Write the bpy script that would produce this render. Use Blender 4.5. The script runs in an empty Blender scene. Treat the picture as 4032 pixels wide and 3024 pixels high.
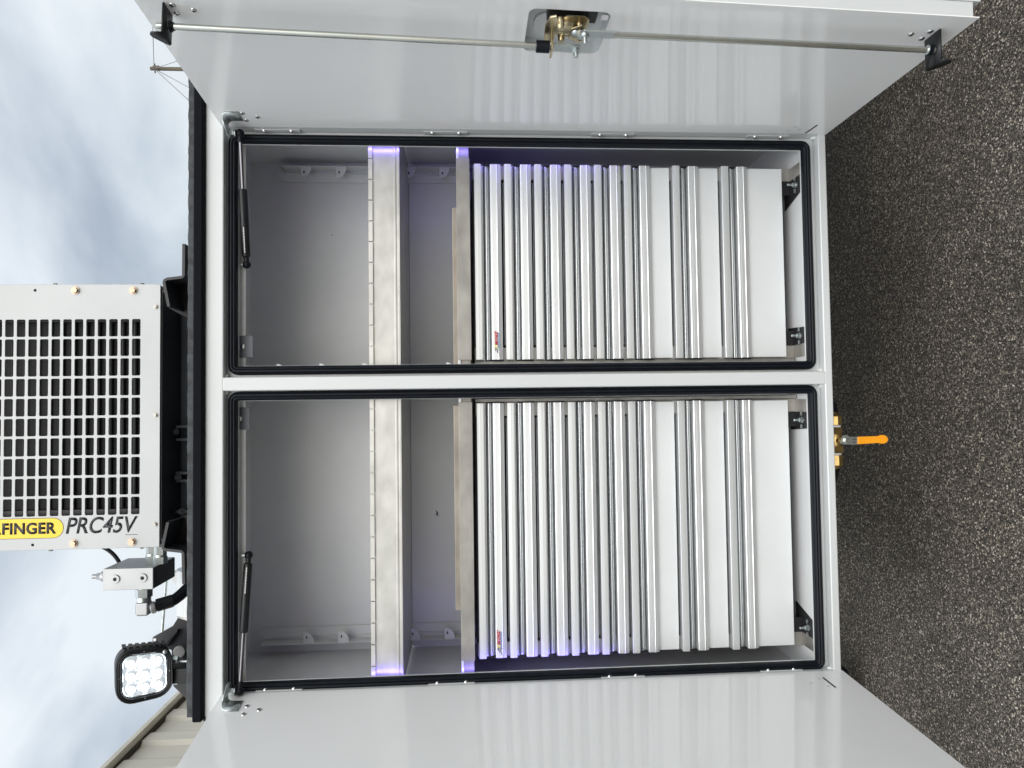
import bpy, bmesh, math, random
from mathutils import Vector, Matrix
random.seed(7)
S=bpy.context.scene; COL=S.collection
# ------------------------------------------------------------------ camera
EYE=Vector((0.0,-1.8,1.55)); FPX=2795.0
YAW,PIT,ROL=-0.03669085,-0.06685733,0.01115190
B=Matrix(((0,0,-1),(1,0,0),(0,1,0)))                 # rows: image right, image up, forward (phone held on its side)
def rot():
    cy,sy,cp,sp,cr,sr=math.cos(YAW),math.sin(YAW),math.cos(PIT),math.sin(PIT),math.cos(ROL),math.sin(ROL)
    Rz=Matrix(((cy,-sy,0),(sy,cy,0),(0,0,1))); Rx=Matrix(((1,0,0),(0,cp,-sp),(0,sp,cp))); Rr=Matrix(((cr,0,sr),(0,1,0),(-sr,0,cr)))
    return B@(Rz@Rx@Rr).transposed()
A=rot(); AT=A.transposed()
cam=bpy.data.objects.new('camera',bpy.data.cameras.new('camera')); COL.objects.link(cam); S.camera=cam
cam.data.sensor_width=36; cam.data.lens=FPX/4032*36; cam.data.clip_start=.05; cam.data.clip_end=2000
r,u,f=A[0],A[1],A[2]
cam.matrix_world=Matrix(((r[0],u[0],-f[0],EYE[0]),(r[1],u[1],-f[1],EYE[1]),(r[2],u[2],-f[2],EYE[2]),(0,0,0,1)))
S.render.resolution_x=1024; S.render.resolution_y=768
# ------------------------------------------------------------------ sky, sun, exposure
SUN_EL,SUN_AZ=math.radians(42),math.radians(174)     # soft light from behind the camera, to its right
SKY_0,SKY_Z,SKY_S=.43,.62,1.0
W=bpy.data.worlds.new('World'); S.world=W; W.use_nodes=True
nt=W.node_tree; N=nt.nodes; L=nt.links; N.clear()
out=N.new('ShaderNodeOutputWorld'); bg=N.new('ShaderNodeBackground'); bg2=N.new('ShaderNodeBackground'); add=N.new('ShaderNodeAddShader')
sky=N.new('ShaderNodeTexSky'); sky.sky_type='NISHITA'; sky.sun_disc=False; sky.sun_elevation=SUN_EL; sky.sun_rotation=SUN_AZ
L.new(sky.outputs[0],bg.inputs[0]); bg.inputs[1].default_value=.05; sky.air_density=1.6; sky.dust_density=4; sky.ozone_density=.6
tc=N.new('ShaderNodeTexCoord'); sep=N.new('ShaderNodeSeparateXYZ'); L.new(tc.outputs['Generated'],sep.inputs[0])
def mth(op,a,b=None,clamp=False):
    m=N.new('ShaderNodeMath'); m.operation=op; m.use_clamp=clamp
    for i,v in enumerate((a,b)):
        if v is None: continue
        if isinstance(v,(int,float)): m.inputs[i].default_value=v
        else: L.new(v,m.inputs[i])
    return m.outputs[0]
zz=mth('ADD',mth('MAXIMUM',sep.outputs[2],0.0),.22)
comb=N.new('ShaderNodeCombineXYZ'); L.new(mth('DIVIDE',sep.outputs[0],zz),comb.inputs[0]); L.new(mth('DIVIDE',sep.outputs[1],zz),comb.inputs[1])
n1=N.new('ShaderNodeTexNoise'); n1.inputs['Scale'].default_value=1.7; n1.inputs['Detail'].default_value=7; n1.inputs['Roughness'].default_value=.48; n1.inputs['Distortion'].default_value=.35
mp=N.new('ShaderNodeMapping'); mp.inputs['Rotation'].default_value=(0,0,.5); mp.inputs['Scale'].default_value=(1.15,.95,1); mp.inputs['Location'].default_value=(3.1,1.4,0)
L.new(comb.outputs[0],mp.inputs[0]); L.new(mp.outputs[0],n1.inputs['Vector'])
rp=N.new('ShaderNodeValToRGB'); cr=rp.color_ramp; cr.elements[0].position=.34; cr.elements[0].color=(.46,.50,.56,1); cr.elements[1].position=.57; cr.elements[1].color=(1.02,1.05,1.06,1)
e=cr.elements.new(.46); e.color=(.75,.80,.845,1)
L.new(n1.outputs['Fac'],rp.inputs[0]); L.new(rp.outputs[0],bg2.inputs[0])
dotn=N.new('ShaderNodeVectorMath'); dotn.operation='DOT_PRODUCT'; L.new(tc.outputs['Generated'],dotn.inputs[0]); dotn.inputs[1].default_value=(math.sin(SUN_AZ)*math.cos(SUN_EL),math.cos(SUN_AZ)*math.cos(SUN_EL),math.sin(SUN_EL))
lobe=mth('POWER',mth('MAXIMUM',dotn.outputs['Value'],0.0),2.0)
ov=mth('ADD',mth('ADD',mth('MULTIPLY',mth('MAXIMUM',sep.outputs[2],0.0),SKY_Z),SKY_0),mth('MULTIPLY',lobe,SKY_S))   # overcast: brighter overhead and towards the veiled sun
L.new(ov,bg2.inputs[1])
L.new(bg.outputs[0],add.inputs[0]); L.new(bg2.outputs[0],add.inputs[1]); L.new(add.outputs[0],out.inputs[0])
sd=bpy.data.lights.new('sun','SUN'); sd.energy=1.2; sd.angle=math.radians(45); sd.color=(1,.99,.975)
so=bpy.data.objects.new('sun',sd); COL.objects.link(so)
dv=Vector((math.sin(SUN_AZ)*math.cos(SUN_EL),math.cos(SUN_AZ)*math.cos(SUN_EL),math.sin(SUN_EL)))
so.rotation_euler=dv.to_track_quat('Z','Y').to_euler(); so.location=dv*30
S.view_settings.view_transform='Standard'; S.view_settings.look='None'; S.view_settings.gamma=1; S.view_settings.exposure=0.05
S.render.engine='CYCLES'; S.cycles.max_bounces=8; S.cycles.sample_clamp_indirect=6
# ------------------------------------------------------------------ helpers
def at(px,py,Y):                                     # the point of the plane y=Y seen at a photo pixel
    d=AT@Vector(((px-2016)/FPX,-(py-1512)/FPX,1)); t=(Y-EYE.y)/d.y; return EYE+d*t
def Z(px,py,Y): return at(px,py,Y).z
def X(px,py,Y): return at(px,py,Y).x
MATS={}
def mat(name,col,rough=.5,metal=0,coat=0,coatr=.06,bump=None,var=None,emit=None,spec=None,aniso=None):
    m=bpy.data.materials.new(name); m.use_nodes=True; t=m.node_tree; b=t.nodes['Principled BSDF']
    b.inputs['Base Color'].default_value=(*col,1); b.inputs['Roughness'].default_value=rough; b.inputs['Metallic'].default_value=metal
    b.inputs['Coat Weight'].default_value=coat; b.inputs['Coat Roughness'].default_value=coatr
    if spec is not None: b.inputs['Specular IOR Level'].default_value=spec
    o=t.nodes.new('ShaderNodeTexCoord')
    if var:                                          # (scale, amount, stretch, rough amount): wear and mottling of the surface itself
        mpn=t.nodes.new('ShaderNodeMapping'); mpn.inputs['Scale'].default_value=var[2]; t.links.new(o.outputs['Object'],mpn.inputs[0])
        n=t.nodes.new('ShaderNodeTexNoise'); n.inputs['Scale'].default_value=var[0]; n.inputs['Detail'].default_value=5; t.links.new(mpn.outputs[0],n.inputs['Vector'])
        r_=t.nodes.new('ShaderNodeValToRGB'); k=var[1]
        r_.color_ramp.elements[0].position=.35; r_.color_ramp.elements[1].position=.68
        r_.color_ramp.elements[0].color=(*[max(0,c*(1-k)) for c in col],1); r_.color_ramp.elements[1].color=(*[min(1,c*(1+k*.6)) for c in col],1)
        t.links.new(n.outputs['Fac'],r_.inputs[0]); t.links.new(r_.outputs[0],b.inputs['Base Color'])
        mr=t.nodes.new('ShaderNodeMapRange'); mr.inputs['To Min'].default_value=max(.02,rough-var[3]); mr.inputs['To Max'].default_value=rough+var[3]
        t.links.new(n.outputs['Fac'],mr.inputs[0]); t.links.new(mr.outputs[0],b.inputs['Roughness'])
    if bump:                                         # (scale, strength, distance)
        n=t.nodes.new('ShaderNodeTexNoise'); n.inputs['Scale'].default_value=bump[0]; n.inputs['Detail'].default_value=3; t.links.new(o.outputs['Object'],n.inputs['Vector'])
        bp=t.nodes.new('ShaderNodeBump'); bp.inputs['Strength'].default_value=bump[1]; bp.inputs['Distance'].default_value=bump[2]
        t.links.new(n.outputs['Fac'],bp.inputs['Height']); t.links.new(bp.outputs[0],b.inputs['Normal'])
        if coat: t.links.new(bp.outputs[0],b.inputs['Coat Normal'])
    if emit: b.inputs['Emission Color'].default_value=(*emit[0],1); b.inputs['Emission Strength'].default_value=emit[1]
    MATS[name]=m; return m
WHITE=mat('white_paint',(.58,.605,.612),.38,coat=.5,coatr=.12,bump=(260,.05,.001),var=(3,.035,(1,1,1),.05))
DOORW=mat('door_gloss_paint',(.86,.865,.86),.32,coat=.8,coatr=.05,bump=(140,.04,.0006),var=(2.2,.02,(1,1,1),.08))
INNER=mat('inner_paint',(.60,.615,.62),.42,coat=.4,coatr=.22,bump=(500,.12,.0006),var=(9,.03,(1,1,1),.03))
RUBBER=mat('rubber',(.004,.006,.010),.45,spec=.22,var=(30,.25,(1,1,1),.08))
LINER=mat('spray_liner',(.003,.004,.006),.75,spec=.12,bump=(900,.6,.002))
LINERG=mat('spray_liner_worn',(.05,.055,.06),.8,bump=(500,.8,.003),var=(60,.35,(1,1,1),.05))
ANOD=mat('anodised_aluminium',(.71,.735,.75),.30,metal=.6,var=(40,.03,(.04,1,3),.03),bump=(900,.03,.0003))
STRUTR=mat('strut_rod_steel',(.13,.13,.14),.3,metal=.9)
PULL=mat('pull_rail_shaded',(.42,.44,.455),.27,metal=.95,var=(40,.03,(.04,1,3),.03))  # same metal as the fronts, darkened in colour for shade in the scoop
PLATEM=mat('drawer_plate',(.77,.80,.815),.42,metal=.25,var=(5,.03,(1,1,1),.03))
RAW=mat('raw_aluminium',(.53,.53,.51),.36,metal=.75,var=(15,.15,(1,1,1.6),.08),bump=(60,.05,.001))
RAWD=mat('raw_aluminium_dull',(.36,.35,.33),.42,metal=.7,var=(11,.22,(1,1,1.8),.08))
BLACKP=mat('black_powdercoat',(.009,.010,.012),.4,spec=.35,var=(18,.3,(1,1,1),.08))
BLACKM=mat('black_matte',(.006,.006,.008),.7)
DARKG=mat('dark_grey_paint',(.014,.015,.019),.45,var=(6,.25,(1,1,1),.06))
ZINC=mat('zinc_plate',(.55,.60,.60),.34,metal=.95,var=(40,.05,(1,1,1),.04))
ROD=mat('zinc_rod',(.66,.68,.63),.26,metal=.95,var=(14,.25,(1,1,.15),.08))
GOLD=mat('yellow_zinc',(.66,.57,.38),.24,metal=.95,var=(30,.25,(1,1,1),.06))
SUBF=mat('subframe_grey',(.11,.12,.14),.5,var=(6,.25,(1,1,1),.06))
DBOLT=mat('dull_bolt',(.30,.29,.27),.35,metal=.8)
BRASS=mat('brass',(.55,.38,.15),.3,metal=.95,var=(40,.3,(1,1,1),.08))
CHROME=mat('chrome_bolt',(.75,.75,.74),.2,metal=1)
COOLW=mat('cooler_grey_white_paint',(.54,.56,.565),.5,var=(5,.05,(1,1,1),.05),bump=(700,.05,.0006))
BRONZE=mat('bolt_gilt',(.42,.33,.25),.4,metal=.8)
ORANGE=mat('orange_vinyl',(.85,.33,.01),.42,bump=(300,.1,.0008))
YELLOW=mat('badge_yellow',(.90,.62,.02),.4)
INK=mat('black_ink',(.012,.014,.02),.45)
RED=mat('sticker_red',(.42,.008,.01),.4)
YEL2=mat('sticker_yellow',(.85,.72,.03),.4)
BLUE=mat('sticker_blue',(.05,.12,.35),.4)
LBLUE=mat('sticker_pale_blue',(.33,.45,.62),.4)
STW=mat('sticker_white',(.8,.8,.8),.4)
SEAL=mat('white_sealant',(.74,.76,.73),.6,bump=(120,.6,.004))
DIRT=mat('road_dirt',(.42,.38,.31),.8)
LEDB=mat('led_strip',(.2,.2,.8),.4,emit=((.27,.21,1.0),24.0))
LEDW=mat('lamp_led',(.9,.9,.95),.3,emit=((.86,.93,1.0),8.0))
LENSR=mat('lamp_reflector',(.62,.66,.68),.2,metal=.7,emit=((.85,.93,1.0),.46))
HOLE=mat('dark_void',(.004,.004,.006),.8)
SIDING=mat('beige_siding',(.70,.665,.58),.6,var=(2.2,.08,(1,1,.3),.05))
EAVE=mat('eave_trim',(.72,.69,.60),.55,var=(3,.1,(1,1,1),.05))
EAVE_DARK=mat('eave_gap_dark',(.05,.045,.035),.9)  # near-black colour for the dark gap below the eave
WOOD=mat('weathered_pole',(.17,.15,.12),.9,var=(6,.4,(1,1,.1),.05))
WIRE=mat('wire',(.22,.22,.23),.6)
STEELB=mat('block_steel',(.37,.38,.39),.42,metal=.6,var=(14,.10,(1,1,1),.06))
class MB:
    def __init__(s): s.b=bmesh.new(); s.fn=None
    def v(s,p): return s.b.verts.new(p)
    def box(s,x0,x1,y0,y1,z0,z1,nz=1,nx=1):
        if x0>x1: x0,x1=x1,x0
        if y0>y1: y0,y1=y1,y0
        if z0>z1: z0,z1=z1,z0
        r=bmesh.ops.create_cube(s.b,size=1)['verts']
        for v in r: v.co=Vector((x0+(v.co.x+.5)*(x1-x0),y0+(v.co.y+.5)*(y1-y0),z0+(v.co.z+.5)*(z1-z0)))
        return r
    def grid(s,pts):                                 # rows of points -> quads
        vs=[[s.v(p) for p in row] for row in pts]
        for i in range(len(vs)-1):
            for j in range(len(vs[0])-1): s.b.faces.new((vs[i][j],vs[i][j+1],vs[i+1][j+1],vs[i+1][j]))
        return vs
    def prism(s,poly,fa,fb):                         # polygon (list of 2d), fa / fb map a 2d point to the two end caps
        a=[s.v(fa(*p)) for p in poly]; b=[s.v(fb(*p)) for p in poly]; n=len(poly)
        s.b.faces.new(a); s.b.faces.new(b[::-1])
        for i in range(n): s.b.faces.new((a[i],b[i],b[(i+1)%n],a[(i+1)%n]))
    def tube(s,path,r,n=12,cap=True):
        path=[Vector(p) for p in path]; rs=r if isinstance(r,(list,tuple)) else [r]*len(path); rings=[]; up=None
        for i,p in enumerate(path):
            d=(path[min(i+1,len(path)-1)]-path[max(i-1,0)]).normalized()
            if up is None: up=d.orthogonal().normalized()
            up=(up-d*up.dot(d)).normalized(); sd_=d.cross(up)
            rings.append([s.v(p+(up*math.cos(2*math.pi*k/n)+sd_*math.sin(2*math.pi*k/n))*rs[i]) for k in range(n)])
        for a,b in zip(rings,rings[1:]):
            for k in range(n): s.b.faces.new((a[k],a[(k+1)%n],b[(k+1)%n],b[k]))
        if cap: s.b.faces.new(rings[0][::-1]); s.b.faces.new(rings[-1])
    def hexa(s,a,b,r): s.tube([a,b],r,6)
    def dome(s,p,d,r,h=.6):                          # domed head standing on p along d
        p,d=Vector(p),Vector(d).normalized(); s.tube([p,p+d*r*h*.45,p+d*r*h*.8,p+d*r*h],[r,r*.88,r*.55,r*.12],12)
    def ball(s,p,r): 
        m=Matrix.Translation(Vector(p)); bmesh.ops.create_uvsphere(s.b,u_segments=14,v_segments=9,radius=r,matrix=m)
    def build(s,name,m,parent=None,bevel=0,smooth=None,seg=2,solid=0,split=False,**k):
        if split:                                    # every separate piece becomes an object of its own
            if s.fn:
                for v in s.b.verts: v.co=s.fn(v.co)
                s.fn=None
            left=set(s.b.verts); obs=[]
            s.b.verts.index_update()
            while left:
                st=[left.pop()]; isl={st[0]}
                while st:
                    for e_ in st.pop().link_edges:
                        for w_ in e_.verts:
                            if w_ in left: left.discard(w_); isl.add(w_); st.append(w_)
                q=MB(); mp_={v.index:q.v(v.co) for v in isl}
                for f_ in s.b.faces:
                    if f_.verts[0] in isl: q.b.faces.new([mp_[v.index] for v in f_.verts])
                obs.append(q.build(name,m,parent,bevel,smooth,seg,solid,**k))
            s.b.free(); return obs[0]
        if s.fn:
            for v in s.b.verts: v.co=s.fn(v.co)
        bmesh.ops.recalc_face_normals(s.b,faces=s.b.faces)
        me=bpy.data.meshes.new(name); s.b.to_mesh(me); s.b.free(); me.materials.append(m)
        ob=bpy.data.objects.new(name,me); COL.objects.link(ob)
        finish(ob,parent,bevel,smooth,seg,solid)
        for a,b in k.items(): ob[a]=b
        return ob
def top_of(o):
    while o.parent: o=o.parent
    return o
def finish(ob,parent,bevel=0,smooth=None,seg=2,solid=0):
    if parent:
        ob.parent=parent; ob.matrix_parent_inverse=Matrix.Translation(-base[top_of(parent).name]) if parent.type=='EMPTY' else Matrix.Identity(4)
    if solid: mo=ob.modifiers.new('Solidify','SOLIDIFY'); mo.thickness=solid; mo.offset=0
    if bevel:
        mo=ob.modifiers.new('Bevel','BEVEL'); mo.width=bevel; mo.segments=seg; mo.limit_method='ANGLE'; mo.angle_limit=math.radians(40); mo.harden_normals=True
    if smooth is None: smooth=30
    if smooth:
        for p in ob.data.polygons: p.use_smooth=True
        ob.data.set_sharp_from_angle(angle=math.radians(smooth))
base={}
def thing(name,loc,label,cat,group=None):
    o=bpy.data.objects.new(name,None); COL.objects.link(o); o.location=loc; o.empty_display_size=.05
    o['label']=label; o['category']=cat
    if group: o['group']=group
    base[o.name]=Vector(loc); return o
def text(s,name,m,O,ux,uy,w=None,h=None,shear=0,parent=None,thick=.0006,bold=0,center=False,spacing=1):
    c=bpy.data.curves.new('t','FONT'); c.body=s; c.shear=shear; c.size=1; c.extrude=0; c.offset=bold; c.space_character=spacing
    o=bpy.data.objects.new('t',c); COL.objects.link(o); dg=bpy.context.evaluated_depsgraph_get(); dg.update()
    me=bpy.data.meshes.new_from_object(o.evaluated_get(dg)); bpy.data.objects.remove(o)
    xs=[v.co.x for v in me.vertices]; ys=[v.co.y for v in me.vertices]; x0,x1,y0,y1=min(xs),max(xs),min(ys),max(ys)
    sy=h/(y1-y0); sx=w/(x1-x0) if w else sy
    nrm=Vector(ux).cross(Vector(uy)).normalized()
    for v in me.vertices:
        v.co=Vector(O)+Vector(ux)*((v.co.x-x0-(0 if not center else (x1-x0)/2))*sx)+Vector(uy)*((v.co.y-y0-(0 if not center else (y1-y0)/2))*sy)
    me.name=name; me.materials.clear(); me.materials.append(m)
    ob=bpy.data.objects.new(name,me); COL.objects.link(ob); finish(ob,parent,smooth=0)
    mo=ob.modifiers.new('Solidify','SOLIDIFY'); mo.thickness=thick; mo.offset=0
    return ob
def rrect(w,h,r,n=4,cx=0,cy=0):
    p=[]
    for sx,sy,a0 in ((1,1,0),(-1,1,90),(-1,-1,180),(1,-1,270)):
        for k in range(n+1):
            a=math.radians(a0+90*k/n); p.append((cx+sx*(w/2-r)+r*math.cos(a),cy+sy*(h/2-r)+r*math.sin(a)))
    return p
def struct(o,kind='structure'): o['kind']=kind; return o
# ------------------------------------------------------------------ ground
def asphalt():
    m=bpy.data.materials.new('asphalt'); m.use_nodes=True; t=m.node_tree; b=t.nodes['Principled BSDF']; nd=t.nodes; lk=t.links
    o=nd.new('ShaderNodeTexCoord')
    dist=nd.new('ShaderNodeTexNoise'); dist.inputs['Scale'].default_value=90; lk.new(o.outputs['Object'],dist.inputs['Vector'])
    mx=nd.new('ShaderNodeMixRGB'); mx.blend_type='LINEAR_LIGHT'; mx.inputs[0].default_value=.0045; lk.new(o.outputs['Object'],mx.inputs[1]); lk.new(dist.outputs['Color'],mx.inputs[2])
    def stones(scale,lo,hi,cols,edge=.55):
        v=nd.new('ShaderNodeTexVoronoi'); v.inputs['Scale'].default_value=scale; lk.new(mx.outputs[0],v.inputs['Vector'])
        sp=nd.new('ShaderNodeSeparateColor'); lk.new(v.outputs['Color'],sp.inputs[0])
        r=nd.new('ShaderNodeValToRGB'); r.color_ramp.interpolation='LINEAR'
        els=r.color_ramp.elements; els[0].position=cols[0][0]; els[0].color=(*cols[0][1],1); els[1].position=cols[-1][0]; els[1].color=(*cols[-1][1],1)
        for p,c in cols[1:-1]: q=els.new(p); q.color=(*c,1)
        lk.new(sp.outputs[0],r.inputs[0])
        d=nd.new('ShaderNodeMapRange'); d.inputs['From Min'].default_value=edge; d.inputs['From Max'].default_value=edge*.55; lk.new(v.outputs['Distance'],d.inputs[0])
        return r.outputs[0],d.outputs[0],sp.outputs[1]
    c1,d1,g1=stones(160,0,1,[(0,(.06,.052,.043)),(.35,(.13,.113,.092)),(.65,(.24,.21,.172)),(.85,(.38,.34,.28)),(.96,(.48,.435,.37)),(1,(.60,.56,.49))],.62)
    c2,d2,g2=stones(330,0,1,[(0,(.030,.026,.022)),(.5,(.085,.074,.060)),(.8,(.18,.157,.128)),(.95,(.33,.29,.24)),(1,(.5,.47,.41))],.62)
    base_=nd.new('ShaderNodeMixRGB'); base_.inputs[1].default_value=(.010,.0095,.009,1); lk.new(c2,base_.inputs[2]); lk.new(d2,base_.inputs[0])
    gt=nd.new('ShaderNodeMath'); gt.operation='GREATER_THAN'; gt.inputs[1].default_value=.42; lk.new(g1,gt.inputs[0])
    mu=nd.new('ShaderNodeMath'); mu.operation='MULTIPLY'; lk.new(gt.outputs[0],mu.inputs[0]); lk.new(d1,mu.inputs[1])
    top=nd.new('ShaderNodeMixRGB'); lk.new(mu.outputs[0],top.inputs[0]); lk.new(base_.outputs[0],top.inputs[1]); lk.new(c1,top.inputs[2])
    big=nd.new('ShaderNodeTexNoise'); big.inputs['Scale'].default_value=2.3; big.inputs['Detail'].default_value=4; lk.new(o.outputs['Object'],big.inputs['Vector'])
    br=nd.new('ShaderNodeMapRange'); br.inputs['From Min'].default_value=.3; br.inputs['From Max'].default_value=.7; br.inputs['To Min'].default_value=1.2; br.inputs['To Max'].default_value=1.85; lk.new(big.outputs['Fac'],br.inputs[0])
    ml=nd.new('ShaderNodeVectorMath'); ml.operation='SCALE'; lk.new(top.outputs[0],ml.inputs[0]); lk.new(br.outputs[0],ml.inputs['Scale']); lk.new(ml.outputs[0],b.inputs['Base Color'])
    b.inputs['Roughness'].default_value=.72
    ad=nd.new('ShaderNodeMath'); ad.operation='ADD'; lk.new(mu.outputs[0],ad.inputs[0]); lk.new(d2,ad.inputs[1])
    bp=nd.new('ShaderNodeBump'); bp.inputs['Strength'].default_value=.9; bp.inputs['Distance'].default_value=.004; lk.new(ad.outputs[0],bp.inputs['Height']); lk.new(bp.outputs[0],b.inputs['Normal'])
    return m
g=MB(); g.grid([[(-150,-150,0),(150,-150,0)],[(-150,150,0),(150,150,0)]])
struct(g.build('ground',asphalt(),smooth=0))
# ------------------------------------------------------------------ truck body
TB=thing('service_truck_body',(.4,1.0,0),'white service truck body with two open doors, black seals and a black coated top edge','truck body')
ZT,ZB=2.1457,.6070                    # frame opening, inner edges of top and bottom rail
TOPZ,BOTZ=2.190,.5856
XR,XL=.722,-.686
fr=MB()
fr.box(-.744,1.56,0,.030,ZT,TOPZ); fr.box(-.744,1.56,.0005,.030,BOTZ,ZB-.0)
fr.box(-.744,XL,.001,.030,ZB,ZT); fr.box(XR+.002,.775,.001,.030,ZB,ZT)
fr.build('outer_frame',WHITE,TB,bevel=.0035,seg=3)
mu=MB(); mu.box(.0565,.0905,.0,.030,ZB-.003,ZT+.003); mu.build('mullion',WHITE,TB,bevel=.0035,seg=3)
sp=MB(); sp.box(.776,1.56,.004,.03,ZB,ZT); sp.build('side_panel',WHITE,TB,bevel=.002)
# the rest of the body's box
bx=MB(); bx.box(-.744,1.56,.45,2.2,BOTZ,TOPZ-.01); bx.box(.775,1.56,.031,.449,BOTZ,TOPZ-.01)
bx.box(-.744,.774,.031,.449,BOTZ,BOTZ+.012); bx.box(-.744,-.738,.031,.449,BOTZ+.013,TOPZ-.01)
bx.build('body_shell',WHITE,TB,bevel=.003)
OPEN={'R':(.119,.693,.655,2.112),'L':(-.671,.0345,.655,2.112)}   # clear opening x0,x1,z0,z1 at the seal's front
def opening_ring(x0,x1,z0,z1,r=.022,n=6):
    return rrect(x1-x0,z1-z0,r,n,(x0+x1)/2,(z0+z1)/2)
# recess plane behind the frame: five strips round the two openings
rc=MB(); y0,y1=.0305,.0335
iR=(.1185,.6885,.6405,2.1195); iL=(-.6665,.0335,.6405,2.1195)
rc.box(-.737,.774,y0,y1,iR[3],ZT+.01); rc.box(-.737,.774,y0,y1,ZB-.01,iR[2])
rc.box(-.737,iL[0],y0,y1,iR[2],iR[3]); rc.box(iL[1],iR[0],y0,y1,iR[2],iR[3]); rc.box(iR[1],.774,y0,y1,iR[2],iR[3])
rc.build('recess_panel',WHITE,TB)
for q in (iR,iL):                     # bare folded lip of the opening, seen as a bright line inside the seal
    lp=MB(); t=.0016
    for a in ((q[0],q[0]+t,q[2],q[3]),(q[1]-t,q[1],q[2],q[3]),(q[0]+t,q[1]-t,q[2],q[2]+t),(q[0]+t,q[1]-t,q[3]-t,q[3])): lp.box(a[0],a[1],.0296,.0345,a[2],a[3])
    lp.build('opening_lip',WHITE,TB)
for q in (iR,iL):                     # bulb seal: ribbed profile swept round the opening
    s=MB(); prof=[(-.001,.0300),(-.0005,.0205),(.0015,.0150),(.0045,.0125),(.0075,.0135),(.0085,.0150),(.0100,.0132),(.0125,.0120),(.0150,.0130),(.0158,.0148),(.0170,.0136),(.0190,.0150),(.0215,.0200),(.0220,.0304)]
    rings=[]
    for o_,y in prof:
        r_=max(.0022,.0025+o_*1.02)
        rings.append([Vector((x,y,z)) for x,z in rrect(q[1]-q[0]+2*o_,q[3]-q[2]+2*o_,r_,7,(q[0]+q[1])/2,(q[2]+q[3])/2)])
    vs=[[s.v(p) for p in rg] for rg in rings]; n=len(vs[0])
    # split long sides finely so that the seal can waver a little
    for a,b in zip(vs,vs[1:]):
        for k in range(n): s.b.faces.new((a[k],a[(k+1)%n],b[(k+1)%n],b[k]))
    s.build('door_seal',RUBBER,TB,smooth=50)
# compartment liners
BACK=.39
def liner(x0,x1,side):
    w=MB(); zc,zf=Z(988,1100,BACK),.6366
    w.box(x0,x1,BACK,BACK+.004,zf,zc)                             # back
    w.box(x0,x1,.034,BACK,zc,zc+.004); w.box(x0,x1,.034,BACK,zf-.004,zf)   # ceiling, floor
    w.box(x0-.004,x0,.034,BACK+.004,zf-.004,zc+.004); w.box(x1,x1+.004,.034,BACK+.004,zf-.004,zc+.004)
    w.build('compartment_liner',INNER,TB)
    h=MB(); h.box(x0,x1,.052,.056,Z(968,1100,.054),zc); h.build('ceiling_channel',INNER,TB,bevel=.001)
    return zc
RX=(.1085,X(1000,640,BACK)); LX=(X(1300,2560,BACK),.0415)
liner(RX[0],RX[1],'R'); liner(LX[0],LX[1],'L')
# slotted shelf-bracket rails and their tabs on the outer side of each compartment
def quarter(w,h,n=8):
    p=[(0,0),(w,0)]
    for k in range(n+1):
        a=math.radians(90*k/n); p.append((w*math.cos(a)*1.0,-(h*.25)-(h*.75)*math.sin(a)))
    p.append((0,-h)); 
    q=[]
    for a in p:
        if not q or (abs(a[0]-q[-1][0])+abs(a[1]-q[-1][1]))>1e-5: q.append(a)
    return q
def rail(xo,xi,sgn,zt,Y,tabs,zb=.64):
    w=MB(); w.prism([(xo,zb),(xi,zb),(xi,zt-.02),(xi-(xi-xo)*.25,zt),(xo,zt)],lambda a,b:(a,BACK-.006,b),lambda a,b:(a,BACK-.004,b))
    w.box(xo-.0008,xo+.0008,Y-.004,BACK-.006,zb,zt-.02); m_=xo+(xi-xo)*.3; w.box(m_-.001,m_+.001,BACK-.012,BACK-.006,zb,zt-.02)
    rl=w.build('bracket_rail',INNER,TB)
    for zq in tabs:
        t=MB(); t.prism(quarter(.034,.032),lambda a,b:(xo-sgn*a*1.0 if False else xo+(-sgn)*a,Y-.004,zq+b),lambda a,b:(xo-sgn*a,Y-.002,zq+b))
        tb=t.build('bracket_tab',INNER,rl,bevel=.0006)
        h=MB(); h.prism(rrect(.009,.0042,.002),lambda a,b:(xo-sgn*.019+a*.9-b*0,Y-.0045,zq-.010+b),lambda a,b:(xo-sgn*.019+a*.9,Y-.0041,zq-.010+b)); h.build('tab_slot',DARKG,rl)
YR=.345
xr0=X(1250,655,YR); xr1=X(1250,702,YR)
rail(xr0,xr1,1,Z(1084,690,YR),YR,[Z(x,680,YR) for x in (1185,1323,1460,1597,1729)])
xl0=X(1250,2533,YR); xl1=X(1250,2482,YR)
rail(xl0,xl1,-1,Z(1000,2500,YR),YR,[Z(x,2500,YR) for x in (1195,1332,1470,1612,1749)])
# tabs that peep out from behind the mullion seal
pt=MB()
for px in (1090,1258,1428,1757,1911,2068,2218,2370,2530,2680,2850,3010):
    z=Z(px,1434,.1); pt.prism([(0,0),(.0215,0),(.0185,-.011),(0,-.018)],lambda a,b:(RX[0]+a,.098,z+b),lambda a,b:(RX[0]+a,.1,z+b))
pt.build('partition_tab',STW,TB,split=True)
# small fixings at the ceiling channel where the struts are bolted
for px,py in ((958,1365),(945,1648)):
    c=at(px,py,.05); h=MB(); h.box(c.x-.028,c.x+.028,.0490,.0515,c.z-.024,c.z+.012); pl=h.build('strut_plate',SUBF,TB,bevel=.001)
    d=MB(); d.dome((c.x,.049,c.z),(0,-1,0),.0065); d.build('screw_head',CHROME,pl)
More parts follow.
